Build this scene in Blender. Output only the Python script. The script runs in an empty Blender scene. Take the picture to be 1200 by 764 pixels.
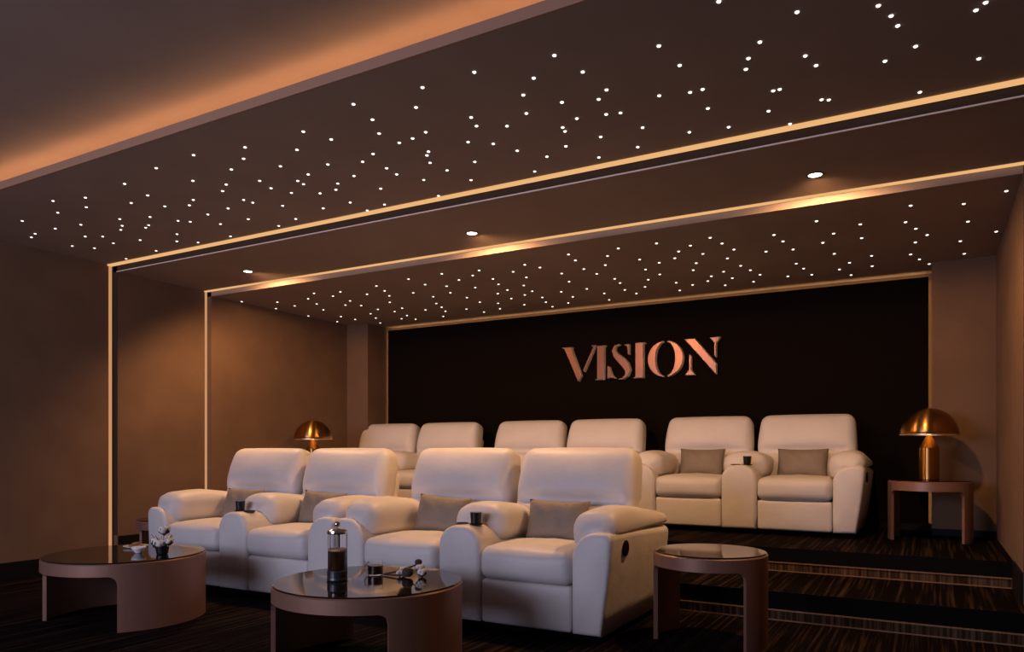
import bpy, bmesh, math, random
from mathutils import Vector, Matrix
random.seed(7)
S = bpy.context.scene
COL = S.collection
PI = math.pi

# ------------------------------------------------------------------ camera
cam_d = bpy.data.cameras.new('camera')
cam = bpy.data.objects.new('camera', cam_d); COL.objects.link(cam)
cam.location = (0, 0, 1.067)
cam.rotation_euler = (PI/2, 0, math.radians(29.43))
cam_d.sensor_width = 36; cam_d.lens = 36*872/1200
cam_d.shift_y = 146/1200; cam_d.clip_start = 0.05
S.camera = cam
# ------------------------------------------------------------------ world
w = bpy.data.worlds.new('world'); S.world = w; w.use_nodes = True
w.node_tree.nodes['Background'].inputs[0].default_value = (0.5, 0.42, 0.4, 1)
w.node_tree.nodes['Background'].inputs[1].default_value = 0.03
# ------------------------------------------------------------------ lights
def area(name, loc, rot, sx, sy, e, col, spread=180):
    l = bpy.data.lights.new(name, 'AREA'); l.shape = 'RECTANGLE'; l.size = sx; l.size_y = sy
    l.energy = e; l.color = col; l.spread = math.radians(spread)
    o = bpy.data.objects.new(name, l); COL.objects.link(o); o.location = loc; o.rotation_euler = rot
    return o
# the projection screen on the far wall opposite the seats
area('screen_light', (-4.0, -2.9, 1.95), (PI/2, 0, 0), 3.6, 1.8, 185, (0.70, 0.71, 1.0))
def downlamp(x, y, z, e):
    l = bpy.data.lights.new('downlight_lamp', 'SPOT'); l.energy = e; l.color = (1.0, 0.53, 0.235)
    l.spot_size = math.radians(160); l.spot_blend = 0.6; l.shadow_soft_size = 0.05
    o = bpy.data.objects.new('downlight_lamp', l); COL.objects.link(o); o.location = (x, y, z); o.rotation_euler = (math.radians(24), 0, 0)
    return o
DOWN = [(-5.5, 4.785), (-3.05, 4.785), (-0.61, 4.785)]
for x, y in DOWN: downlamp(x, y, 2.705, 150)
# ------------------------------------------------------------------ exposure
S.view_settings.view_transform = 'Standard'; S.view_settings.look = 'None'
S.view_settings.exposure = 0.0; S.view_settings.gamma = 1.0
S.view_settings.use_curve_mapping = False

# ------------------------------------------------------------------ materials
def mat(name, col, rough=0.5, metal=0.0, **k):
    m = bpy.data.materials.new(name); m.use_nodes = True
    b = m.node_tree.nodes['Principled BSDF']
    b.inputs['Base Color'].default_value = (*col, 1)
    b.inputs['Roughness'].default_value = rough; b.inputs['Metallic'].default_value = metal
    for kk, v in k.items(): b.inputs[kk.replace('_', ' ')].default_value = v
    return m
def N(m, t, **k):
    n = m.node_tree.nodes.new(t)
    for a, v in k.items(): setattr(n, a, v)
    return n
def coords(m, scale):
    tc = N(m, 'ShaderNodeTexCoord'); mp = N(m, 'ShaderNodeMapping'); mp.inputs['Scale'].default_value = scale
    m.node_tree.links.new(tc.outputs['Object'], mp.inputs['Vector'])
    return mp.outputs['Vector']
def noisy(m, c1, c2, scale=(1, 1, 1), ns=5.0, detail=4, lo=0.35, hi=0.65, bump=0.0, bdist=0.01, bscale=None):
    L = m.node_tree.links; b = m.node_tree.nodes['Principled BSDF']
    v = coords(m, scale)
    n = N(m, 'ShaderNodeTexNoise'); n.inputs['Scale'].default_value = ns; n.inputs['Detail'].default_value = detail
    L.new(v, n.inputs['Vector'])
    r = N(m, 'ShaderNodeValToRGB'); e = r.color_ramp.elements
    e[0].position = lo; e[0].color = (*c1, 1); e[1].position = hi; e[1].color = (*c2, 1)
    L.new(n.outputs['Fac'], r.inputs['Fac']); L.new(r.outputs['Color'], b.inputs['Base Color'])
    if bump:
        src = n
        if bscale:
            src = N(m, 'ShaderNodeTexNoise'); src.inputs['Scale'].default_value = bscale; src.inputs['Detail'].default_value = 3
            L.new(v, src.inputs['Vector'])
        bp = N(m, 'ShaderNodeBump'); bp.inputs['Strength'].default_value = bump; bp.inputs['Distance'].default_value = bdist
        L.new(src.outputs['Fac'], bp.inputs['Height']); L.new(bp.outputs['Normal'], b.inputs['Normal'])
    return m
def emit(name, col, st, sample=True):
    m = bpy.data.materials.new(name); m.use_nodes = True; t = m.node_tree; t.nodes.clear()
    e = t.nodes.new('ShaderNodeEmission'); e.inputs[0].default_value = (*col, 1); e.inputs[1].default_value = st
    o = t.nodes.new('ShaderNodeOutputMaterial'); t.links.new(e.outputs[0], o.inputs[0])
    if not sample: m.cycles.emission_sampling = 'NONE'
    return m
WALL = noisy(mat('brown wall fabric', (0.2, 0.13, 0.08), 0.85), (0.155, 0.088, 0.050), (0.185, 0.105, 0.060), (1, 1, 1), 3.0, 5, bump=0.15, bdist=0.002, bscale=60)
CEIL = noisy(mat('dark ceiling paint', (0.27, 0.2, 0.165), 0.8), (0.32, 0.235, 0.185), (0.35, 0.26, 0.205), (1, 1, 1), 2.0, 3)
PANEL = mat('black acoustic panel', (0.006, 0.0035, 0.002), 0.9, Specular_IOR_Level=0.08)
BLACK = mat('black paint', (0.003, 0.003, 0.003), 0.8, Specular_IOR_Level=0.1)
SKIRT = mat('black skirting', (0.005, 0.0045, 0.0045), 0.6, Specular_IOR_Level=0.2)
TRIM = mat('pale metal trim', (0.85, 0.74, 0.66), 0.4, 0.0)
GAP = mat('dark brown shadow gap', (0.03, 0.017, 0.011), 0.8)
LEATHER = noisy(mat('off white leather', (0.7, 0.66, 0.63), 0.5), (0.68, 0.635, 0.60), (0.72, 0.675, 0.64), (1, 1, 1), 4, 3, bump=0.35, bdist=0.012, bscale=9)
PILLOW = noisy(mat('brown satin', (0.27, 0.2, 0.155), 0.65), (0.215, 0.175, 0.13), (0.26, 0.21, 0.16), (1, 1, 1), 4, 3, bump=0.5, bdist=0.02, bscale=14)
SEAM = mat('dark seam', (0.2, 0.16, 0.14), 0.8)
BRONZE = noisy(mat('bronze lacquer', (0.3, 0.17, 0.12), 0.42, 0.45), (0.29, 0.155, 0.105), (0.33, 0.175, 0.12), (1, 1, 0.3), 6, 3)
GLASSTOP = mat('smoked glass top', (0.010, 0.008, 0.007), 0.05, 0.0, IOR=1.6)
BRASS = mat('brushed brass', (0.46, 0.235, 0.07), 0.30, 1.0, Anisotropic=0.85, Anisotropic_Rotation=0.25)
tg = N(BRASS, 'ShaderNodeTangent', direction_type='RADIAL', axis='Z')
BRASS.node_tree.links.new(tg.outputs[0], BRASS.node_tree.nodes['Principled BSDF'].inputs['Tangent'])
COPPER = mat('brown copper face', (0.24, 0.11, 0.07), 0.36, 1.0)
PALE = mat('pale lit letter side', (0.9, 0.8, 0.74), 0.45, 0.0)  # letter sides: light catching them is put into this pale colour
LED = emit('warm strip light', (1.0, 0.54, 0.22), 0.85)
LEDW = emit('warm wall strip light', (1.0, 0.47, 0.21), 0.6)
LEDC = emit('warm cove light', (1.0, 0.50, 0.24), 15)
LEDP = emit('panel edge light', (1.0, 0.60, 0.25), 5.0)
STAR = emit('fibre optic point', (1.0, 0.9, 0.82), 3.0, False)
DOWNE = emit('downlight lens', (1.0, 0.88, 0.72), 12, False)
PLASTIC = mat('black plastic', (0.01, 0.009, 0.009), 0.3)
CHROME = mat('chrome', (0.8, 0.8, 0.8), 0.12, 1.0)
CLEAR = mat('clear glass', (1, 1, 1), 0.0, 0.0, Transmission_Weight=1.0, IOR=1.15)
COFFEE = mat('black coffee', (0.05, 0.02, 0.006), 0.15)
FOAM = mat('coffee foam', (0.55, 0.36, 0.2), 0.6)
DGREY = mat('dark grey metal', (0.06, 0.06, 0.065), 0.3, 0.6)
CERAMIC = mat('white porcelain', (0.8, 0.79, 0.78), 0.25)
COTTON = noisy(mat('cotton fluff', (0.8, 0.76, 0.7), 0.95), (0.7, 0.64, 0.56), (0.85, 0.82, 0.78), (1, 1, 1), 30, 3, bump=0.6, bdist=0.01)
BARK = mat('dark twig', (0.045, 0.025, 0.018), 0.8)
COOKIE = noisy(mat('brown biscuit', (0.3, 0.12, 0.05), 0.8), (0.2, 0.08, 0.04), (0.38, 0.17, 0.08), (1, 1, 1), 40, 3)
# carpet: dark pile with pale flecks drawn out along the depth of the room
def carpet(name, base, fleck, lo, hi):
    m = mat(name, base, 0.95, Specular_IOR_Level=0.05); L = m.node_tree.links; b = m.node_tree.nodes['Principled BSDF']
    v = coords(m, (1, 0.022, 0.03))
    n1 = N(m, 'ShaderNodeTexNoise'); n1.inputs['Scale'].default_value = 48; n1.inputs['Detail'].default_value = 3; L.new(v, n1.inputs['Vector'])
    v2 = coords(m, (1, 0.5, 1))
    n2 = N(m, 'ShaderNodeTexNoise'); n2.inputs['Scale'].default_value = 2.2; L.new(v2, n2.inputs['Vector'])
    r = N(m, 'ShaderNodeValToRGB'); e = r.color_ramp.elements
    e[0].position = lo; e[0].color = (*base, 1); e[1].position = hi; e[1].color = (*fleck, 1)
    L.new(n1.outputs['Fac'], r.inputs['Fac'])
    mx = N(m, 'ShaderNodeMixRGB', blend_type='MULTIPLY'); mx.inputs[0].default_value = 0.5
    L.new(r.outputs['Color'], mx.inputs[1]); L.new(n2.outputs['Fac'], mx.inputs[2]); L.new(mx.outputs[0], b.inputs['Base Color'])
    bp = N(m, 'ShaderNodeBump'); bp.inputs['Strength'].default_value = 0.6; bp.inputs['Distance'].default_value = 0.01
    L.new(n1.outputs['Fac'], bp.inputs['Height']); L.new(bp.outputs['Normal'], b.inputs['Normal'])
    return m
CARPET = carpet('streaked dark carpet', (0.004, 0.002, 0.002), (0.062, 0.036, 0.027), 0.50, 0.78)
BAND = carpet('pale carpet binding', (0.045, 0.024, 0.012), (0.24, 0.145, 0.08), 0.42, 0.76)
BANDLINE = mat('pale binding cord', (0.24, 0.14, 0.08), 0.8)

# ------------------------------------------------------------------ helpers
def link(name, me, m=None, parent=None, smooth=False):
    if m: me.materials.append(m)
    if smooth:
        for p in me.polygons: p.use_smooth = True
    o = bpy.data.objects.new(name, me); COL.objects.link(o)
    if parent: o.parent = parent
    return o
def obj(name, bm, m, parent=None, smooth=False, kind=None, bev=0):
    if bev:
        bmesh.ops.bevel(bm, geom=[e for e in bm.edges if e.is_manifold and e.calc_face_angle(0) > 0.5], offset=bev, segments=2, affect='EDGES', profile=0.5)
    bmesh.ops.recalc_face_normals(bm, faces=bm.faces)
    me = bpy.data.meshes.new(name); bm.to_mesh(me); bm.free()
    o = link(name, me, m, parent, smooth)
    if kind: o['kind'] = kind
    return o
def thing(name, label, cat, loc=(0, 0, 0), rz=0, group=None):
    o = bpy.data.objects.new(name, None); COL.objects.link(o)
    o.empty_display_size = 0.1
    o.location = loc; o.rotation_euler = (0, 0, rz); tag(o, label, cat, group)
    return o
def tag(o, label, cat, group=None):
    o['label'] = label; o['category'] = cat
    if group: o['group'] = group
    return o
def copy_tree(o, parent=None):
    c = o.copy(); COL.objects.link(c); c.parent = parent
    for ch in list(o.children): copy_tree(ch, c)
    return c
def box(x0, x1, y0, y1, z0, z1, bm=None):
    bm = bm or bmesh.new()
    v = [bm.verts.new((x, y, z)) for x in (x0, x1) for y in (y0, y1) for z in (z0, z1)]
    for f in ((0, 1, 3, 2), (4, 6, 7, 5), (0, 4, 5, 1), (2, 3, 7, 6), (0, 2, 6, 4), (1, 5, 7, 3)): bm.faces.new([v[i] for i in f])
    return bm
def struct(name, bm, m, parent=None):
    o = obj(name, bm, m, parent)
    if not parent: o['kind'] = 'structure'
    return o
def loft(rings, cap=True, bm=None, close=False):
    bm = bm or bmesh.new()
    R = [[bm.verts.new(p) for p in r] for r in rings]; n = len(R[0])
    pairs = list(zip(R[:-1], R[1:])) + ([(R[-1], R[0])] if close else [])
    for a, b in pairs:
        for i in range(n): bm.faces.new((a[i], a[(i+1) % n], b[(i+1) % n], b[i]))
    if cap and not close: bm.faces.new(list(reversed(R[0]))); bm.faces.new(R[-1])
    return bm
def lathe(prof, n=32, c=(0, 0, 0), bm=None):          # prof: (radius, z) bottom to top
    return loft([[(c[0]+r*math.cos(2*PI*i/n), c[1]+r*math.sin(2*PI*i/n), c[2]+z) for i in range(n)] for r, z in prof], bm=bm)
def tube(pts, rad, n=8, bm=None):
    pts = [Vector(p) for p in pts]; rr = rad if isinstance(rad, (list, tuple)) else [rad]*len(pts); rings = []
    for i, p in enumerate(pts):
        d = (pts[min(i+1, len(pts)-1)]-pts[max(i-1, 0)]).normalized()
        a = d.cross(Vector((0.13, 0.2, 1)))
        if a.length < 0.1: a = d.cross(Vector((1, 0, 0)))
        a.normalize(); b = d.cross(a)
        rings.append([tuple(p+a*rr[i]*math.cos(2*PI*k/n)+b*rr[i]*math.sin(2*PI*k/n)) for k in range(n)])
    return loft(rings, bm=bm)
def prism(poly, y0, y1, bm=None):                     # poly in (x, z), extruded along y
    bm = bm or bmesh.new()
    a = [bm.verts.new((x, y0, z)) for x, z in poly]; b = [bm.verts.new((x, y1, z)) for x, z in poly]; n = len(poly)
    for i in range(n): bm.faces.new((a[i], a[(i+1) % n], b[(i+1) % n], b[i]))
    bm.faces.new(a[::-1]); bm.faces.new(b)
    return bm
def rbox(hx, hy, hz, r, bulge=(0, 0, 0), fn=None, seg=6, bm=None):
    """upholstery block: rounded edges, faces that swell towards their middle, then an optional deform"""
    bm = bm or bmesh.new(); H = (hx, hy, hz); ax = []
    for h in H:
        rr = min(r, h*0.999); e = [0, 0.27, 0.6, 1.0]; a = [-h+rr*t for t in e]; inner = h-rr
        mid = [-inner+2*inner*i/seg for i in range(1, seg)]
        ax.append(a+mid+[-t for t in reversed(a)])
    V = {}
    def vert(i, j, k):
        key = (i, j, k)
        if key in V: return V[key]
        p = Vector((ax[0][i], ax[1][j], ax[2][k])); q = Vector([max(-(H[c]-min(r, H[c]*.999)), min(H[c]-min(r, H[c]*.999), p[c])) for c in range(3)])
        d = p-q; rl = [min(r, H[c]*.999) for c in range(3)]
        dn = Vector([d[c]/rl[c] for c in range(3)])
        dn.normalize(); p2 = q+Vector([dn[c]*rl[c] for c in range(3)])
        u = [p2[c]/H[c] for c in range(3)]
        for c in range(3):
            o = [t for t in range(3) if t != c]
            wgt = max(0, 1-u[o[0]]**2)**0.8*max(0, 1-u[o[1]]**2)**0.8
            p2[c] += bulge[c]*u[c]*wgt
        if fn: p2 = Vector(fn(p2, u))
        V[key] = bm.verts.new(p2); return V[key]
    n = [len(a)-1 for a in ax]
    for c in range(3):
        a, b = [t for t in range(3) if t != c]
        for side in (0, n[c]):
            for i in range(n[a]):
                for j in range(n[b]):
                    f = []
                    for (di, dj) in ((0, 0), (1, 0), (1, 1), (0, 1)):
                        idx = [0, 0, 0]; idx[c] = side; idx[a] = i+di; idx[b] = j+dj; f.append(vert(*idx))
                    bm.faces.new(f)
    return bm

# ================================================================== the room
XL1, XL2, XL3 = -6.63, -6.57, -6.51          # left wall, stepping inwards bay by bay
XR1, XR2, XR3 = 0.60, 0.53, 0.46
YB, YC, YPIER, YPANEL = 4.21, 5.19, 7.25, 7.62
Z0, Z1, Z2, Z3 = 2.93, 2.787, 2.722, 2.667   # ceilings: main, front stars, middle, back stars
ZS, ZP = 0.18, 0.352
YS1, YS2 = 4.90, 5.74
fl = struct('floor', box(-6.9, 0.9, -3.2, YS1+0.3, -0.1, 0), CARPET)
st1 = obj('step', box(XL2, XR2, YS1, YS2+0.2, 0.0, ZS), CARPET, fl)
st2 = obj('step', box(XL3, XR3, YS2, 7.8, 0.0, ZP), CARPET, fl)
for s, y, z, xl, xr in ((st1, YS1, 0, XL2, XR2), (st2, YS2, ZS, XL3, XR3)):
    h = ZS if s is st1 else ZP
    obj('riser_face', box(xl, xr, y-0.006, y-0.001, z+0.068, h), BLACK, s)
    obj('riser_binding', box(xl, xr, y-0.012, y-0.001, z+0.001, z+0.070), BAND, s)
    obj('binding_cord', box(xl, xr, y-0.017, y-0.012, z+0.001, z+0.008), BANDLINE, s)
    obj('binding_cord', box(xl, xr, y-0.017, y-0.012, z+0.062, z+0.069), BANDLINE, s)
wl = struct('wall_left', box(XL1-0.2, XL1, -3.2, YB, 0, 3.2), WALL)
obj('wall_panel', box(XL1-0.2, XL2, YB, YC, 0, 3.0), WALL, wl)
obj('wall_panel', box(XL1-0.2, XL3, YC, 7.9, 0, 3.0), WALL, wl)
wr = struct('wall_right', box(XR1, XR1+0.2, -3.2, YB, 0, 3.2), WALL)
obj('wall_panel', box(XR2, XR1+0.2, YB, YC, 0, 3.0), WALL, wr)
obj('wall_panel', box(XR3, XR1+0.2, YC, 7.9, 0, 3.0), WALL, wr)
obj('shadow_gap', box(XL1-0.01, XL2-0.001, YB-0.004, YB+0.001, 0.28, Z1), GAP, wl)
struct('wall_front', box(-6.9, 0.9, -3.35, -3.2, -0.1, 3.2), WALL)
wb = struct('wall_back', box(-6.9, 0.9, YPANEL+0.09, YPANEL+0.3, 0, 3.0), WALL)
obj('black_panel', box(-6.145, -0.025, YPANEL, YPANEL+0.03, ZP+0.05, Z3-0.045), PANEL, wb)
obj('pier', box(XL3, -6.17, YPIER, YPANEL+0.09, ZP, Z3), WALL, wb)
obj('pier', box(0.0, XR3, YPIER, YPANEL+0.09, ZP, Z3), WALL, wb)
struct('baseboard_left', box(XL1, XL1+0.015, -3.2, YB-0.02, 0, 0.145), SKIRT)
struct('baseboard_left', box(XL2, XL2+0.015, YB+0.001, YS1-0.02, 0, 0.275), SKIRT)
struct('baseboard_right', box(XR3-0.012, XR3, YC, YS2-0.02, ZS, ZP+0.01), SKIRT)
struct('baseboard_right', box(XR2-0.012, XR2, YS1, YC, ZS, ZP+0.01), SKIRT)
struct('baseboard_back', box(-6.17, 0.0, YPANEL-0.015, YPANEL+0.08, ZP, ZP+0.058), SKIRT)
struct('baseboard_back', box(0.0, XR3, YPIER-0.015, YPIER, ZP, ZP+0.055), SKIRT)
ce = struct('ceiling', box(-6.9, 0.9, -3.35, YB+0.1, Z0, Z0+0.1), CEIL)
obj('ceiling_bay', box(XL1, XR1, 2.627, YB, Z1, Z1+0.025), CEIL, ce)
obj('fascia', box(XL1, XR1, 2.612, 2.627, Z1, Z1+0.051), mat('bronze fascia', (0.36, 0.20, 0.12), 0.6), ce)
obj('ceiling_bay', box(XL1, XR1, YB, YC, Z2, Z2+0.4), CEIL, ce)
obj('ceiling_bay', box(XL2, XR2, YC, 7.9, Z3, Z3+0.45), CEIL, ce)
obj('shadow_gap', box(XL1, XR1, YB-0.004, YB-0.0005, Z2+0.002, Z1), GAP, ce)
struct('trim_1', box(XL2, XR2, YB-0.012, YB-0.004, Z2-0.003, Z2+0.005), TRIM)
# light slots that frame the two portals, and the cove
t = thing('light_strip', 'long warm light strip across the ceiling and down the left wall, nearer portal', 'strip light', (XL1, 4.17, 1.5))
def rel(bm, o):
    bmesh.ops.translate(bm, verts=bm.verts, vec=-Vector(o.location)); return bm
obj('ceiling_strip', rel(box(XL1, XR1, 4.148, 4.188, Z1-0.014, Z1+0.002), t), LED, t)
obj('wall_strip', rel(box(XL1-0.001, XL1+0.006, 4.160, 4.188, 0.0, Z1-0.012), t), LEDW, t)
t = thing('light_strip', 'long warm light strip across the ceiling and down the left wall, farther portal', 'strip light', (XL2, 5.17, 1.5))
obj('ceiling_strip', rel(box(XL2, XR2, 5.150, 5.180, Z2-0.010, Z2+0.002), t), LED, t)
obj('wall_strip', rel(box(XL2-0.001, XL2+0.006, 5.158, 5.182, ZS, Z2-0.010), t), LEDW, t)
tag(obj('cove_light', box(XL1+0.02, XR1-0.02, 2.685, 2.70, Z1+0.03, Z1+0.045), LEDC), 'warm hidden cove light glowing on the upper ceiling above the bronze fascia', 'strip light')
t = thing('panel_light', 'dim warm light line around the black back panel', 'strip light', (-3.08, YPANEL+0.06, Z3-0.05))
obj('top_strip', rel(box(-6.12, -0.05, YPANEL+0.05, YPANEL+0.07, Z3-0.075, Z3-0.060), t), LEDP, t)
obj('side_strip', rel(box(-6.13, -6.12, YPANEL+0.05, YPANEL+0.07, ZP+0.06, Z3-0.06), t), LEDP, t)
obj('side_strip', rel(box(-0.05, -0.04, YPANEL+0.05, YPANEL+0.07, ZP+0.06, Z3-0.06), t), LEDP, t)
# projection screen opposite (behind the viewer); it is what lights the seat fronts
# star points
STARS_FRONT = [(-5.93,3.05),(-6.32,3.32),(-6.19,3.28),(-5.27,2.91),(-5.50,3.07),(-5.91,3.28),(-6.29,3.63),(-5.01,2.98),(-5.20,3.10),(-5.64,3.32),(-5.92,3.52),(-6.19,3.76),(-5.80,3.59),(-5.91,3.75),(-4.53,2.95),(-4.84,3.20),(-5.25,3.38),(-5.39,3.49),(-5.50,3.55),(-6.29,4.11),(-4.60,3.16),(-5.01,3.46),(-5.20,3.58),(-5.28,3.61),(-5.63,3.80),(-5.81,4.07),(-4.11,2.88),(-4.70,3.36),(-4.91,3.62),(-5.22,3.84),(-5.40,3.97),(-5.28,4.08),(-4.85,3.68),(-4.53,3.43),(-4.41,3.37),(-4.10,3.13),(-3.74,2.86),(-4.59,3.63),(-4.09,3.35),(-3.97,3.28),(-4.35,3.61),(-4.70,3.83),(-4.90,4.09),(-3.73,3.12),(-3.53,3.04),(-3.39,2.93),(-4.11,3.54),(-4.10,3.61),(-4.42,3.85),(-3.73,3.34),(-3.77,3.47),(-3.43,3.23),(-3.97,3.76),(-4.35,4.08),(-4.11,4.02),(-3.72,3.60),(-3.52,3.46),(-3.53,3.52),(-3.38,3.41),(-3.16,3.10),(-2.95,2.94),(-2.89,3.09),(-3.16,3.35),(-3.56,3.70),(-3.76,3.94),(-3.42,3.70),(-3.33,3.62),(-3.51,3.94),(-3.15,3.57),(-2.95,3.42),(-2.82,3.36),(-2.61,3.16),(-2.53,3.01),(-2.50,2.83),(-3.15,3.83),(-3.33,4.09),(-3.52,4.13),(-2.89,3.57),(-2.90,3.68),(-2.59,3.31),(-2.49,3.30),(-2.38,3.27),(-2.25,3.01),(-2.10,2.86),(-2.52,3.49),(-2.56,3.53),(-2.61,3.63),(-2.81,3.84),(-2.59,3.78),(-2.90,4.13),(-2.55,3.99),(-2.37,3.75),(-2.25,3.49),(-2.10,3.34),(-2.07,3.24),(-1.81,2.86),(-2.14,3.58),(-1.96,3.42),(-1.43,2.91),(-1.60,3.04),(-1.72,3.16),(-1.80,3.34),(-2.07,3.73),(-2.13,4.06),(-1.96,3.89),(-1.59,3.32),(-1.38,3.10),(-1.60,3.52),(-1.71,3.58),(-1.72,3.63),(-1.80,3.81),(-1.70,4.05),(-1.58,3.79),(-1.45,3.55),(-1.42,3.38),(-1.35,3.31),(-1.38,3.57),(-1.34,3.79),(-1.45,4.02),(-1.01,3.06),(-0.98,3.26),(-1.15,3.49),(-1.01,3.53),(-0.95,3.53),(-0.98,3.74),(-1.14,3.97),(-0.94,4.01),(-0.71,2.87),(-0.63,3.24),(-0.70,3.35),(-0.73,3.44),(-0.66,3.71),(-0.63,3.71),(-0.72,3.92),(-0.65,4.13),(-0.46,3.09),(-0.48,3.45),(-0.45,3.56),(-0.18,3.20),(-0.14,3.30),(-0.12,3.39),(-0.06,3.60),(-0.18,3.67),(-0.05,4.07),(0.15,3.42),(0.18,3.38),(0.18,3.85),(-0.47,3.92),(-0.44,3.94)]
STARS_BACK = [(-6.45,5.53),(-6.14,5.74),(-6.43,5.99),(-6.13,5.98),(-6.45,6.51),(-5.72,5.77),(-5.47,5.60),(-5.84,6.02),(-6.02,6.31),(-5.40,5.80),(-5.19,5.68),(-5.61,6.22),(-5.41,6.07),(-6.14,6.73),(-6.42,6.97),(-6.12,6.96),(-5.48,6.33),(-5.03,5.90),(-4.70,5.65),(-4.77,5.86),(-4.88,6.07),(-5.09,6.34),(-5.46,6.59),(-5.71,6.76),(-5.84,7.01),(-6.02,7.31),(-5.38,6.79),(-5.18,6.67),(-5.60,7.20),(-5.41,7.06),(-5.47,7.31),(-4.25,5.57),(-4.58,6.08),(-4.25,5.83),(-5.01,6.88),(-4.51,6.33),(-4.69,6.64),(-4.76,6.84),(-4.86,7.06),(-5.07,7.32),(-3.86,5.55),(-4.11,5.99),(-4.25,6.26),(-3.86,5.83),(-4.23,6.54),(-4.58,7.07),(-3.65,5.74),(-3.50,5.61),(-3.90,6.18),(-4.24,6.81),(-4.50,7.32),(-3.56,5.95),(-3.63,6.17),(-3.85,6.53),(-4.10,6.96),(-4.24,7.24),(-3.68,6.43),(-3.85,6.81),(-3.26,5.80),(-3.05,5.63),(-3.26,6.05),(-3.44,6.33),(-3.64,6.72),(-3.49,6.60),(-3.89,7.17),(-2.98,5.78),(-3.54,6.92),(-3.62,7.16),(-3.67,7.42),(-2.91,6.07),(-2.58,5.51),(-2.61,5.71),(-2.67,6.02),(-2.99,6.40),(-3.25,6.77),(-3.25,7.05),(-3.43,7.32),(-2.97,6.77),(-2.64,6.24),(-2.32,5.71),(-2.16,5.54),(-2.45,5.98),(-2.57,6.50),(-2.59,6.69),(-2.66,7.00),(-2.90,7.05),(-2.98,7.38),(-2.62,7.22),(-2.44,6.97),(-2.31,6.69),(-2.20,6.30),(-2.13,5.95),(-1.85,5.55),(-2.02,6.13),(-2.15,6.54),(-2.12,6.94),(-2.19,7.29),(-1.86,6.05),(-1.77,5.86),(-1.64,5.74),(-2.01,7.11),(-1.84,6.53),(-1.75,6.30),(-1.62,6.03),(-1.45,5.60),(-1.41,5.80),(-1.37,6.02),(-1.48,6.27),(-1.62,6.72),(-1.76,6.84),(-1.84,7.02),(-1.74,7.28),(-1.61,7.01),(-1.44,6.58),(-1.40,6.78),(-1.36,7.00),(-1.47,7.26),(-1.16,6.21),(-1.02,5.76),(-0.99,5.97),(-0.96,6.25),(-0.70,5.56),(-0.63,5.94),(-0.73,6.16),(-0.69,6.55),(-0.61,6.93),(-0.71,7.14),(-0.64,7.42),(-1.01,6.74),(-0.98,6.95),(-1.15,7.19),(-0.95,7.23),(-0.44,5.79),(-0.46,6.17),(-0.43,6.77),(-0.45,7.15),(-0.12,5.51),(-0.16,5.89),(-0.10,6.10),(-0.03,6.32),(-0.11,6.50),(-0.15,6.88),(-0.09,7.09),(-0.02,7.31),(0.18,5.64),(0.22,6.09),(0.19,6.63),(0.23,7.07),(0.41,6.47),(0.40,5.49)]

def star(r):
    return lathe([(r*0.9, -0.004), (r, -0.002), (r, 0.0)], 8)
base = None
for L_, z, r, lab, grp in ((STARS_FRONT, Z1, 0.0085, 'tiny white star light in the front ceiling bay before the nearer strip', 'star lights in the front ceiling bay'),
                           (STARS_BACK, Z3, 0.0100, 'tiny white star light in the rear ceiling bay over the back row', 'star lights in the rear ceiling bay')):
    me = None
    for (x, y) in L_:
        if me is None:
            o = obj('star_light', star(r), STAR); me = o.data
        else:
            o = bpy.data.objects.new('star_light', me); COL.objects.link(o)
        o.location = (x, y, z); tag(o, lab, 'light', grp)
for (x, y), lab in zip(DOWN, ('round recessed downlight in the middle ceiling bay, farthest left', 'round recessed downlight in the middle ceiling bay, over the middle of the front row', 'round recessed downlight in the middle ceiling bay, farthest right')):
    t = thing('downlight', lab, 'light', (x, y, Z2))
    n = 28
    obj('bezel', loft([[(r*math.cos(2*PI*i/n), r*math.sin(2*PI*i/n), z) for i in range(n)] for r, z in ((0.052, 0), (0.050, -0.004), (0.040, -0.004), (0.038, 0.0))], cap=False), DGREY, t)
    obj('lens', lathe([(0.030, -0.003), (0.038, -0.001), (0.038, 0.0)], 24), DOWNE, t)
# ================================================================== lettering
sg = thing('wall_sign', 'copper stencil letters VISION on the black back panel', 'sign', (-2.75, YPANEL, 1.84))
def letter(polys):
    bm = bmesh.new()
    for p in polys: prism([(x, z) for x, z in p], 7.555, YPANEL-0.0005, bm)
    o = obj('letter', rel(bm, sg), COPPER, sg, bev=0.004)
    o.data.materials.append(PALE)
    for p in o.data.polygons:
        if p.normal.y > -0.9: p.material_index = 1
    return o
letter([[(-3.625, 2.222), (-3.495, 2.222), (-3.505, 2.205), (-3.385, 1.900), (-3.424, 1.835), (-3.590, 2.205)],
        [(-3.262, 2.222), (-3.205, 2.222), (-3.222, 2.205), (-3.350, 1.935), (-3.362, 1.958), (-3.242, 2.205)]])
def stem(x0, x1): return [(x0, 1.856), (x0-0.022, 1.846), (x0-0.022, 1.84), (x1, 1.84), (x1, 2.196), (x1+0.022, 2.208), (x1+0.022, 2.215), (x0, 2.215)]
letter([stem(-3.195, -3.115)])
def band(pts):
    L, R = [], []
    for i, (x, z, w_) in enumerate(pts):
        a = pts[max(0, i-1)]; b = pts[min(len(pts)-1, i+1)]; dx, dz = b[0]-a[0], b[1]-a[1]; l = math.hypot(dx, dz)
        nx, nz = -dz/l*w_/2, dx/l*w_/2
        L.append((x+nx, z+nz)); R.append((x-nx, z-nz))
    return L+R[::-1]
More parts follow.
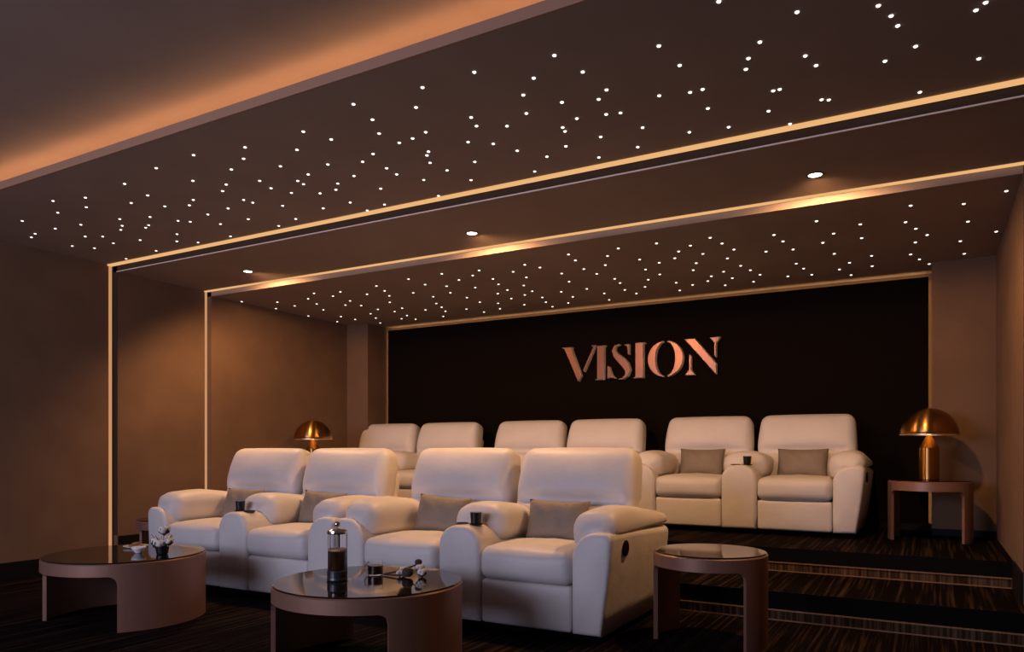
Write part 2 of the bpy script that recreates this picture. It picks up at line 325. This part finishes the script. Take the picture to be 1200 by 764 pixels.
letter([band([(-2.935, 2.212, 0.012), (-2.985, 2.197, 0.022), (-3.005, 2.150, 0.040), (-2.975, 2.095, 0.062), (-2.92, 2.045, 0.078), (-2.87, 1.99, 0.080), (-2.842, 1.93, 0.062), (-2.855, 1.875, 0.036), (-2.895, 1.845, 0.018), (-2.94, 1.838, 0.010)]),
        [(-2.880, 2.205), (-2.826, 2.212), (-2.826, 2.095), (-2.840, 2.10), (-2.845, 2.18)],
        [(-3.075, 1.985), (-3.055, 1.98), (-3.02, 1.885), (-2.975, 1.846), (-3.06, 1.862), (-3.075, 1.85)]])
letter([stem(-2.755, -2.667)])
def cres(sgn):
    P_ = []
    for i in range(25):
        a = math.radians(-83+166*i/24); P_.append((-2.4275+sgn*0.19*math.cos(a), 2.028+0.190*math.sin(a)))
    for i in range(25):
        a = math.radians(83-166*i/24); P_.append((-2.4275+sgn*(0.012+0.094*math.cos(a)), 2.028+0.176*math.sin(a)))
    return P_
letter([cres(-1), cres(1)])
letter([[(-2.222, 2.215), (-2.115, 2.215), (-1.898, 1.950), (-1.898, 1.838)],
        [(-2.174, 2.06), (-2.156, 2.04), (-2.156, 1.90), (-2.112, 1.842), (-2.218, 1.842), (-2.174, 1.90)],
        [(-1.916, 2.03), (-1.900, 2.01), (-1.900, 2.155), (-1.856, 2.215), (-1.962, 2.215), (-1.916, 2.155)]])

# ================================================================== recliner units (two seats and a console)
def arch_section(x0, x1, z0, z1, y, rr2, n=8, tap=(0, 0)):
    """cross-section of an arm body seen from the front: flat foot, sides, rounded crown; tap = foot inset left/right"""
    P_ = [(x0+tap[0], y, z0)]; h = z1-z0; rt = rr2[0]
    for k in range(1, 4): P_.append((x0+tap[0]*(1-k/4)**1.3, y, z0+(h-rt)*k/4))
    for k in range(n+1):
        a = PI-PI/2*k/n; P_.append((x0+rt+rt*math.cos(a), y, z1-rt+rt*math.sin(a)))
    rt = rr2[1]
    for k in range(n+1):
        a = PI/2-PI/2*k/n; P_.append((x1-rt+rt*math.cos(a), y, z1-rt+rt*math.sin(a)))
    for k in range(3, 0, -1): P_.append((x1-tap[1]*(1-k/4)**1.3, y, z0+(h-rt)*k/4))
    P_.append((x1-tap[1], y, z0))
    return P_
def shrink(sec, d, y):
    cx = sum(p[0] for p in sec)/len(sec); zs = [p[2] for p in sec]; cz = (min(zs)+max(zs))/2; hx = max(abs(p[0]-cx) for p in sec); hz = (max(zs)-min(zs))/2
    return [(cx+(p[0]-cx)*(hx-d)/hx, y, cz+(p[2]-cz)*(hz-d)/hz) for p in sec]
def arm_body(x0, x1, tap, rt=(0.12, 0.12), ztop=0.615):
    rings = []
    s0 = arch_section(x0, x1, 0.045, ztop, 0, rt, tap=tap)
    for d, y in ((0.030, 0.0), (0.012, 0.006), (0.003, 0.018)): rings.append(shrink(s0, d, y))
    for y in (0.035, 0.2, 0.4, 0.6, 0.8, 1.0):
        rings.append(arch_section(x0, x1, 0.045, ztop-0.05*max(0, y-0.3), y, rt, tap=tap))
    rings.append(shrink(rings[-1], 0.02, 1.02))
    return loft(rings)
def pad(cx, al, ar, hll, hlr, y0, y1, peak=0.745, tail=0.665, zc=0.615):
    rings = []; n = 28; ny = 22
    for i in range(ny+1):
        t_ = i/ny; y = y0+(y1-y0)*t_
        d = y-y0; cap = min(1.0, max(0.0, d/0.13)); s = (1-(1-cap)**2.4)**(1/2.4) if cap < 1 else 1
        d2 = y1-y; cap2 = min(1.0, d2/0.06); s *= (1-(1-cap2)**2.2)**(1/2.2) if cap2 < 1 else 1
        s = max(s, 0.05)
        top = peak if y < 0.4 else peak+(tail-peak)*((y-0.4)/(y1-0.4))**1.1
        top -= 0.02*max(0, (0.32-y)/0.32)
        hu = (top-zc)*s
        rg = []
        for k in range(n):
            a = 2*PI*k/n; c, s_ = math.cos(a), math.sin(a); e = 2/2.5
            x = (abs(c)**e)*(1 if c > 0 else -1)*(ar if c > 0 else al)*(0.35+0.65*s)
            if s_ >= 0: z = hu*abs(s_)**e
            else: z = -(hlr if c > 0 else hll)*(0.5+0.5*s)*abs(s_)**e*min(1.0, abs(c)*1.6+0.15)
            rg.append((cx+x, y, zc+z))
        rings.append(rg)
    return loft(rings)
def seat_fn(p, u):
    y = p.y; z = p.z
    if u[2] > 0: z -= 0.030*max(0, u[1])+0.02*max(0, -u[1]-0.6)
    z += 0.012*math.sin(u[0]*9+1.3)*0.15*(1-u[1]**2)
    return (p.x, y, z)
TILT = math.radians(16.5)
def back_fn(c, wtop=0.03):
    R_ = Matrix.Rotation(-TILT, 3, 'X')
    def f(p, u):
        q = Vector((p.x*(1-wtop*max(0, u[2])), p.y, p.z)); q = R_ @ q
        return (q.x+c[0], q.y+c[1], q.z+c[2])
    return f
def back_shape(c):
    g = back_fn(c, 0.0)
    def f(p, u):
        p = Vector(p); ux, uz = u[0], u[2]
        wf = 1-0.055*max(0, uz)**1.5-0.03*max(0, -uz)-0.012*math.exp(-((uz+0.08)/0.12)**2)
        if uz < -0.35: wf -= 0.10*(-uz-0.35)
        p.x *= wf
        if u[1] < 0.2:
            side = max(0, 1-abs(ux)**5)
            p.y += 0.060*side*math.exp(-((uz+0.08)/0.065)**2)                 # crease under the headrest
            p.y -= 0.035*max(0, 1-((uz-0.42)/0.52)**2)*(1-0.5*ux*ux)           # head swell
            p.y -= 0.030*max(0, 1-((uz+0.48)/0.40)**2)*(1-0.6*ux*ux)           # lumbar swell
            p.y += 0.005*math.sin(ux*27+uz*5)*math.exp(-((uz+0.02)/0.16)**2)*side
        return g(p, u)
    return f
def make_unit(label, group, tl, tr):
    t = thing('reclining_loveseat', label, 'sofa', (0, 0, 0), 0, group)
    obj('plinth', box(-0.90, 0.90, 0.10, 0.96, 0.0, 0.05), BLACK, t)
    for s in (-1, 1):
        cx = 0.45*s
        bm = rbox(0.296, 0.35, 0.13, 0.022, (0, 0.010, 0)); bmesh.ops.translate(bm, verts=bm.verts, vec=(cx, 0.365, 0.175))
        obj('footrest_panel', bm, LEATHER, t, True)
        bm = rbox(0.298, 0.37, 0.097, 0.055, (0, 0.018, 0.022), seat_fn); bmesh.ops.translate(bm, verts=bm.verts, vec=(cx, 0.358, 0.405))
        obj('seat_cushion', bm, LEATHER, t, True)
        bk = obj('backrest', rbox(0.375, 0.05, 0.30, 0.04, (0, 0, 0), back_fn((cx+0.01*s, 0.855, 0.60), 0.05)), LEATHER, t, True)
        obj('back_cushion', rbox(0.425, 0.10, 0.345, 0.075, (0.004, 0.02, 0.008), back_shape((cx, 0.748, 0.742)), seg=16), LEATHER, bk, True)
    a = obj('armrest', arm_body(-0.99, -0.75, (tl, 0), (0.045, 0.15)), LEATHER, t, True)
    obj('arm_pad', pad(-0.868, 0.120, 0.160, 0.03, 0.15, 0.045, 1.03), LEATHER, a, True)
    a = obj('armrest', arm_body(0.75, 0.99, (0, tr), (0.15, 0.045)), LEATHER, t, True)
    obj('arm_pad', pad(0.868, 0.160, 0.120, 0.15, 0.03, 0.045, 1.03), LEATHER, a, True)
    h = obj('recline_handle', lathe([(0.034, 0), (0.046, 0.004), (0.046, 0.008), (0.040, 0.011), (0.012, 0.012)], 20), BLACK, a)
    h.rotation_euler = (0, PI/2, 0); h.location = (0.985, 0.22, 0.515)
    h['label'] = 'black round recline handle'
    c = obj('console', arm_body(-0.15, 0.15, (0, 0), (0.125, 0.125), 0.612), LEATHER, t, True)
    obj('console_pad', pad(0, 0.195, 0.195, 0.15, 0.15, 0.20, 1.03, 0.74, 0.66), LEATHER, c, True)
    for x in (-0.05, 0.05):
        o = obj('cup_holder', lathe([(0.040, 0.0), (0.044, 0.007), (0.040, 0.010), (0.034, 0.010), (0.032, 0.004)], 24), PLASTIC, c)
        o.location = (x, 0.125, 0.609)
    return t
UNITS = [
 ((-2.497, 3.76, 0), 'two-seat off-white recliner in the front row, right-hand unit beside the round side table', 'front row recliner units'),
 ((-4.497, 3.76, 0), 'two-seat off-white recliner in the front row, left-hand unit nearest the wall', 'front row recliner units'),
 ((-1.455, 6.55, ZP), 'two-seat cream recliner in the back row, rightmost and in full view beside the lamp table', 'back row recliner units'),
 ((-3.442, 6.55, ZP), 'two-seat cream recliner in the back row, middle unit half hidden behind the front row', 'back row recliner units'),
 ((-5.432, 6.55, ZP), 'two-seat cream recliner in the back row, leftmost unit with only its backs showing', 'back row recliner units')]
proto = make_unit(UNITS[0][1], UNITS[0][2], 0.0, 0.065)
for k_, (loc, lab, grp) in enumerate(UNITS):
    if k_ == 0: u_ = proto
    elif k_ == 1: u_ = make_unit(lab, grp, 0.04, 0.0)
    else: u_ = copy_tree(proto)
    if k_ >= 2: u_.scale = (1, 1, 0.965)
    u_.location = loc; u_['label'] = lab; u_['group'] = grp
# throw pillows
def pillow_bm(hx, hz, th, n=18):
    bm = bmesh.new(); G = {}
    for s in (-1, 1):
        for i in range(n+1):
            for k in range(n+1):
                u, v = -1+2*i/n, -1+2*k/n; edge = i in (0, n) or k in (0, n)
                if edge and (1, i, k) in G: G[(s, i, k)] = G[(1, i, k)]; continue
                if edge and (-1, i, k) in G: G[(s, i, k)] = G[(-1, i, k)]; continue
                t_ = ((1-abs(u)**3)*(1-abs(v)**3))**0.55
                x = hx*u*(1-0.05*(1-v*v)*abs(u)**2+0.0); z = hz*v*(1-0.07*(1-u*u)*abs(v)**2)
                wr = 0.006*math.sin(9*u+5*v)*math.exp(-((u+v)*1.4)**2)*(1 if s < 0 else 0)
                G[(s, i, k)] = bm.verts.new((x, s*th*t_+wr*t_, z))
        for i in range(n):
            for k in range(n):
                bm.faces.new([G[(s, i, k)], G[(s, i+1, k)], G[(s, i+1, k+1)], G[(s, i, k+1)]])
    return bm
pm = None
for (x, y, z, tw), lab, grp in [
  ((-2.075, 4.262, 0.622, 0.0), 'brown satin cushion on the front-row seat nearest the round side table', 'brown cushions on the front row'),
  ((-2.965, 4.262, 0.622, 0.05), 'brown satin cushion on the front-row seat just left of the cup on the right-hand console', 'brown cushions on the front row'),
  ((-4.08, 4.262, 0.622, 0.04), 'brown satin cushion on the second front-row seat from the left', 'brown cushions on the front row'),
  ((-4.96, 4.262, 0.622, 0.0), 'brown satin cushion on the leftmost front-row seat', 'brown cushions on the front row'),
  ((-1.005, 7.050, ZP+0.604, 0.0), 'brown satin cushion on the back-row seat nearest the lamp table', 'brown cushions on the back row'),
  ((-1.905, 7.050, ZP+0.604, 0.0), 'brown satin cushion on the back-row seat left of the console in the fully visible unit', 'brown cushions on the back row')]:
    if pm is None:
        o = obj('throw_pillow', pillow_bm(0.215, 0.135, 0.065), PILLOW, None, True); pm = o.data
    else:
        o = bpy.data.objects.new('throw_pillow', pm); COL.objects.link(o)
    o.location = (x, y, z); o.rotation_euler = (-math.radians(17), tw, 0); tag(o, lab, 'cushion', grp)
# cups in the console holders
def cup(loc, lab):
    t = thing('cup', lab, 'cup', loc)
    obj('body', lathe([(0.028, 0), (0.031, 0.003), (0.036, 0.068), (0.034, 0.068), (0.029, 0.006)], 24), PLASTIC, t, False)
    obj('rim', lathe([(0.0362, 0.064), (0.0375, 0.066), (0.0362, 0.069), (0.034, 0.069)], 24), DGREY, t)
cup((-2.497+0.05, 3.885, 0.619), 'small black cup in the right-hand front console, between two cushions')
cup((-4.497-0.05, 3.885, 0.619), 'small black cup in the left-hand front console by the leftmost seats')
cup((-1.455+0.05, 6.675, ZP+0.598), 'small black cup in the back-row console left of the lamp')

# ================================================================== drum tables
def make_table(name, label, R, H, arc, loc, group=None, cat='table'):
    t = thing(name, label, cat, loc, 0, group)
    T = 0.022; zr = H-0.075; a0 = math.radians(-39)
    legs = [(a0, a0+math.radians(arc)), (a0+PI, a0+PI+math.radians(arc))]
    fr = 0.05; n = 144
    def in_leg(a):
        a = a % (2*PI); dmin = 9
        for s, e in legs:
            s %= (2*PI); e = s+math.radians(arc)
            for k in (0, 2*PI):
                if s <= a+k <= e: return 0.0
                dmin = min(dmin, abs(a+k-s), abs(a+k-e), abs(a-k-s), abs(a-k-e))
        return dmin*R
    def zl(a):
        d = in_leg(a)
        if d >= fr: return zr
        return zr-(fr-math.sqrt(max(0, fr*fr-(fr-d)**2)))
    rings = []
    angs = []
    for i in range(n): angs.append(2*PI*i/n)
    for s, e in legs: angs += [s % (2*PI), e % (2*PI), (s-0.012) % (2*PI), (e+0.012) % (2*PI), (s-0.03) % (2*PI), (e+0.03) % (2*PI)]
    angs = sorted(set(round(a, 5) for a in angs))
    for a in angs:
        c, s = math.cos(a), math.sin(a); z = zl(a)
        rings.append([(R*c, R*s, z), (R*c, R*s, H-0.008), ((R-0.006)*c, (R-0.006)*s, H-0.002), ((R-T)*c, (R-T)*s, H-0.002), ((R-T)*c, (R-T)*s, z)])
    obj('rim', loft(rings, close=True), BRONZE, t)
    for s, e in legs:
        rg = []
        for k in range(33):
            a = s+(e-s)*k/32; c, s_ = math.cos(a), math.sin(a)
            rg.append([(R*c, R*s_, 0), (R*c, R*s_, zr-fr), ((R-T)*c, (R-T)*s_, zr-fr), ((R-T)*c, (R-T)*s_, 0)])
        obj('leg', loft(rg), BRONZE, t)
    obj('glass_top', lathe([(R-T-0.002, H-0.012), (R-0.008, H-0.0015), (R-0.006, H+0.003), (R-0.010, H+0.006)], 96), GLASSTOP, t)
    return t
TH = 0.404
make_table('coffee_table', 'large round bronze drum coffee table in front, carrying the coffee press', 0.475, TH, 85, (-2.50, 2.945, 0), 'drum coffee tables')
make_table('coffee_table', 'large round bronze drum coffee table at the left, carrying the white bowl and plate', 0.475, TH, 85, (-4.52, 2.955, 0), 'drum coffee tables')
make_table('side_table', 'small round bronze side table on the floor at the right end of the front row', 0.312, 0.50, 65, (-1.09, 4.20, 0), 'drum side tables')
make_table('side_table', 'small bronze side table by the left wall, behind the leftmost armrest', 0.262, 0.46, 65, (-5.90, 4.25, 0), 'drum side tables')
make_table('side_table', 'small bronze side table under the right-hand brass lamp', 0.30, 0.475, 65, (-0.015, 6.83, ZP), 'drum side tables')
make_table('side_table', 'small bronze side table under the left-hand brass lamp, hidden by the front row', 0.255, 0.475, 65, (-6.06, 6.19, ZP), 'drum side tables')
# ================================================================== mushroom lamps
def make_lamp(label, loc, e):
    t = thing('table_lamp', label, 'lamp', loc, 0, 'brass dome table lamps')
    obj('base', lathe([(0.072, 0), (0.074, 0.004), (0.074, 0.255), (0.071, 0.259)], 48), BRASS, t)
    obj('cone_neck', lathe([(0.071, 0.259), (0.022, 0.345), (0.014, 0.36)], 48), BRASS, t)
    R = 0.213; z0 = 0.362; pr = []
    for k in range(15):
        a = PI/2*k/14; pr.append((max(0.004, R*math.cos(a)), z0+0.212*math.sin(a)))
    for k in range(14, -1, -1):
        a = PI/2*k/14; pr.append((max(0.002, (R-0.004)*math.cos(a)), z0+0.208*math.sin(a)))
    bm = loft([[(r*math.cos(2*PI*i/64), r*math.sin(2*PI*i/64), z) for i in range(64)] for r, z in pr], cap=False, close=True)
    obj('dome_shade', bm, BRASS, t, True)
    obj('rim_band', loft([[(r*math.cos(2*PI*i/64), r*math.sin(2*PI*i/64), z) for i in range(64)] for r, z in ((R-0.003, z0-0.004), (R+0.002, z0-0.004), (R+0.002, z0+0.003), (R-0.003, z0+0.003))], cap=False, close=True), mat('polished brass rim', (0.95, 0.72, 0.45), 0.35, 1.0), t)
    obj('bulb', lathe([(0.012, 0.36), (0.026, 0.385), (0.030, 0.41), (0.022, 0.435), (0.004, 0.446)], 20), emit('lamp bulb', (1.0, 0.72, 0.36), 8*e), t, True)
    return t
make_lamp('brass dome table lamp at the right in front of the pier', (-0.02, 6.85, ZP+0.482), 1)
make_lamp('brass dome table lamp at the left behind the front-row backs', (-6.08, 6.21, ZP+0.482), 1)

# ================================================================== things on the tables
ZT = TH+0.0065
t = thing('french_press', 'glass coffee press half full of dark coffee on the front table', 'coffee press', (-2.625, 2.85, ZT))
obj('base', lathe([(0.050, 0), (0.053, 0.006), (0.050, 0.016), (0.051, 0.048), (0.048, 0.054)], 32), DGREY, t)
obj('glass_jug', lathe([(0.047, 0.055), (0.047, 0.238), (0.0455, 0.238), (0.0455, 0.0565)], 40), CLEAR, t, False)
obj('coffee', lathe([(0.0452, 0.057), (0.0452, 0.150)], 32), COFFEE, t)
obj('foam', lathe([(0.0452, 0.1502), (0.0452, 0.160)], 32), FOAM, t)
obj('lid', lathe([(0.051, 0.236), (0.052, 0.242), (0.050, 0.252), (0.030, 0.260), (0.006, 0.262)], 32), CHROME, t)
obj('plunger_rod', tube([(0, 0, 0.12), (0, 0, 0.285)], 0.0022, 8), CHROME, t)
obj('knob', lathe([(0.004, 0.268), (0.013, 0.274), (0.016, 0.284), (0.012, 0.294), (0.003, 0.298)], 20), CHROME, t, True)
for k in range(3):
    a = 0.5+k*2*PI/3
    obj('frame_strut', tube([(0.0495*math.cos(a), 0.0495*math.sin(a), 0.03), (0.0495*math.cos(a), 0.0495*math.sin(a), 0.24)], 0.0022, 6), CHROME, t)
obj('handle', tube([(-0.028, 0.042, 0.225), (-0.045, 0.062, 0.222), (-0.050, 0.068, 0.15), (-0.047, 0.065, 0.075), (-0.030, 0.043, 0.06)], 0.005, 8), PLASTIC, t, True)
t = thing('glass_cup', 'small glass cup of black coffee beside the coffee press', 'cup', (-2.565, 3.075, ZT))
obj('glass_wall', lathe([(0.036, 0), (0.040, 0.004), (0.040, 0.074), (0.0385, 0.074), (0.0385, 0.006)], 32), CLEAR, t)
obj('coffee', lathe([(0.0382, 0.0065), (0.0382, 0.050)], 32), COFFEE, t)
obj('handle', tube([(-0.039, -0.004, 0.062), (-0.060, -0.010, 0.058), (-0.064, -0.012, 0.038), (-0.056, -0.010, 0.018), (-0.039, -0.004, 0.014)], 0.004, 8), CERAMIC, t, True)
def boll(bm, c, r, seed):
    rnd = random.Random(seed)
    for k in range(4):
        a = k*PI/2+rnd.random(); q = rbox(r*0.62, r*0.62, r*0.62, r*0.6, seg=2)
        bmesh.ops.translate(q, verts=q.verts, vec=(c[0]+r*0.42*math.cos(a), c[1]+r*0.42*math.sin(a), c[2]+r*0.15*rnd.uniform(-1, 1)))
        me = bpy.data.meshes.new('tmp'); q.to_mesh(me); q.free(); bm.from_mesh(me); bpy.data.meshes.remove(me)
    return bm
def husk(c, r, n=5, tilt=0.5):
    bm = bmesh.new()
    for k in range(n):
        a = 2*PI*k/n; d = Vector((math.cos(a), math.sin(a), 0)); s = Vector((-math.sin(a), math.cos(a), 0))
        p0 = Vector(c)-Vector((0, 0, r)); p1 = Vector(c)+d*r*0.9-Vector((0, 0, r*0.4)); p2 = Vector(c)+d*r*1.15+Vector((0, 0, r*0.5))
        vs = [bm.verts.new(p) for p in (p0-s*r*0.1, p0+s*r*0.1, p1+s*r*0.35, p2, p1-s*r*0.35)]
        f = bm.faces.new(vs); ex = bmesh.ops.extrude_face_region(bm, geom=[f]); bmesh.ops.translate(bm, verts=[v for v in ex['geom'] if isinstance(v, bmesh.types.BMVert)], vec=-d*0.003)
    return bm
# cotton twig lying on the front table
t = thing('cotton_twig', 'dark cotton twig with white bolls lying on the front table', 'dried twig', (-2.39, 3.13, ZT))
obj('stem', tube([(-0.125, -0.050, 0.006), (-0.06, -0.01, 0.020), (0.00, 0.03, 0.045), (0.035, 0.045, 0.062)], [0.004, 0.0045, 0.004, 0.003], 8), BARK, t)
obj('stem', tube([(-0.125, -0.050, 0.006), (-0.07, -0.055, 0.008), (-0.01, -0.060, 0.010), (0.03, -0.05, 0.018)], [0.004, 0.0045, 0.004, 0.003], 8), BARK, t)
for i, (x, y, z, r) in enumerate([(-0.045, 0.015, 0.030, 0.020), (0.055, 0.030, 0.045, 0.024), (0.085, 0.005, 0.026, 0.024), (-0.02, -0.045, 0.022, 0.019)]):
    o = obj('cotton_boll', boll(bmesh.new(), (x, y, z), r, i), COTTON, t, True)
    obj('husk', husk((x, y, z-0.003), r), BARK, o)
o = obj('seed_pod', rbox(0.028, 0.026, 0.024, 0.022, seg=3), BARK, t, True); o.location = (0.03, -0.045, 0.028)
o = obj('seed_pod', rbox(0.018, 0.018, 0.016, 0.015, seg=3), BARK, t, True); o.location = (0.03, 0.048, 0.068)
# left table
t = thing('cotton_arrangement', 'dried white cotton bolls in a small dark cup on the left table', 'flower arrangement', (-4.25, 3.02, ZT))
obj('cup', lathe([(0.030, 0), (0.034, 0.004), (0.042, 0.045), (0.039, 0.045), (0.030, 0.006)], 24), PLASTIC, t)
for i, (x, y, z, r) in enumerate([(-0.050, -0.01, 0.080, 0.030), (0.0, -0.02, 0.070, 0.040), (0.05, 0.01, 0.085, 0.027), (0.005, 0.01, 0.155, 0.034), (0.0, 0.035, 0.10, 0.030)]):
    obj('stem', tube([(x*0.2, y*0.2, 0.01), (x*0.6, y*0.6, z*0.6), (x, y, z-0.01)], 0.003, 6), BARK, t)
    o = obj('cotton_boll', boll(bmesh.new(), (x, y, z), r, 20+i), COTTON, t, True)
    obj('husk', husk((x, y, z-0.004), r), BARK, o)
for a in (0.3, 1.9, 3.6, 5.1):
    obj('twig', tube([(0, 0, 0.03), (0.04*math.cos(a), 0.04*math.sin(a), 0.09), (0.07*math.cos(a), 0.07*math.sin(a), 0.125)], [0.003, 0.0025, 0.0015], 6), BARK, t)
tag(obj('bowl', lathe([(0.020, 0), (0.022, 0.004), (0.040, 0.026), (0.046, 0.040), (0.044, 0.040), (0.036, 0.024), (0.018, 0.008)], 32), CERAMIC, None, True), 'small white porcelain bowl between the plate and the cotton bolls', 'bowl').location = (-4.43, 2.98, ZT)
tag(obj('plate', lathe([(0.045, 0), (0.050, 0.003), (0.078, 0.012), (0.078, 0.014), (0.048, 0.006), (0.002, 0.005)], 40), CERAMIC, None, True), 'flat white plate holding brown biscuits on the left table', 'plate').location = (-4.70, 3.14, ZT)
for i, (dx, dy, dz, rx) in enumerate([(-0.022, -0.01, 0.007, 0.0), (0.026, 0.006, 0.007, 0.0), (0.004, 0.0, 0.022, 0.12)]):
    o = obj('biscuit', lathe([(0.024, 0), (0.027, 0.004), (0.026, 0.010), (0.018, 0.013)], 16), COOKIE, None, True)
    o.location = (-4.70+dx, 3.14+dy, ZT+dz); o.rotation_euler = (rx, 0, 0)
    tag(o, ('brown biscuit lying at the left of the white plate', 'brown biscuit lying at the right of the white plate', 'brown biscuit resting on top of the other two')[i], 'biscuit', 'biscuits on the white plate')
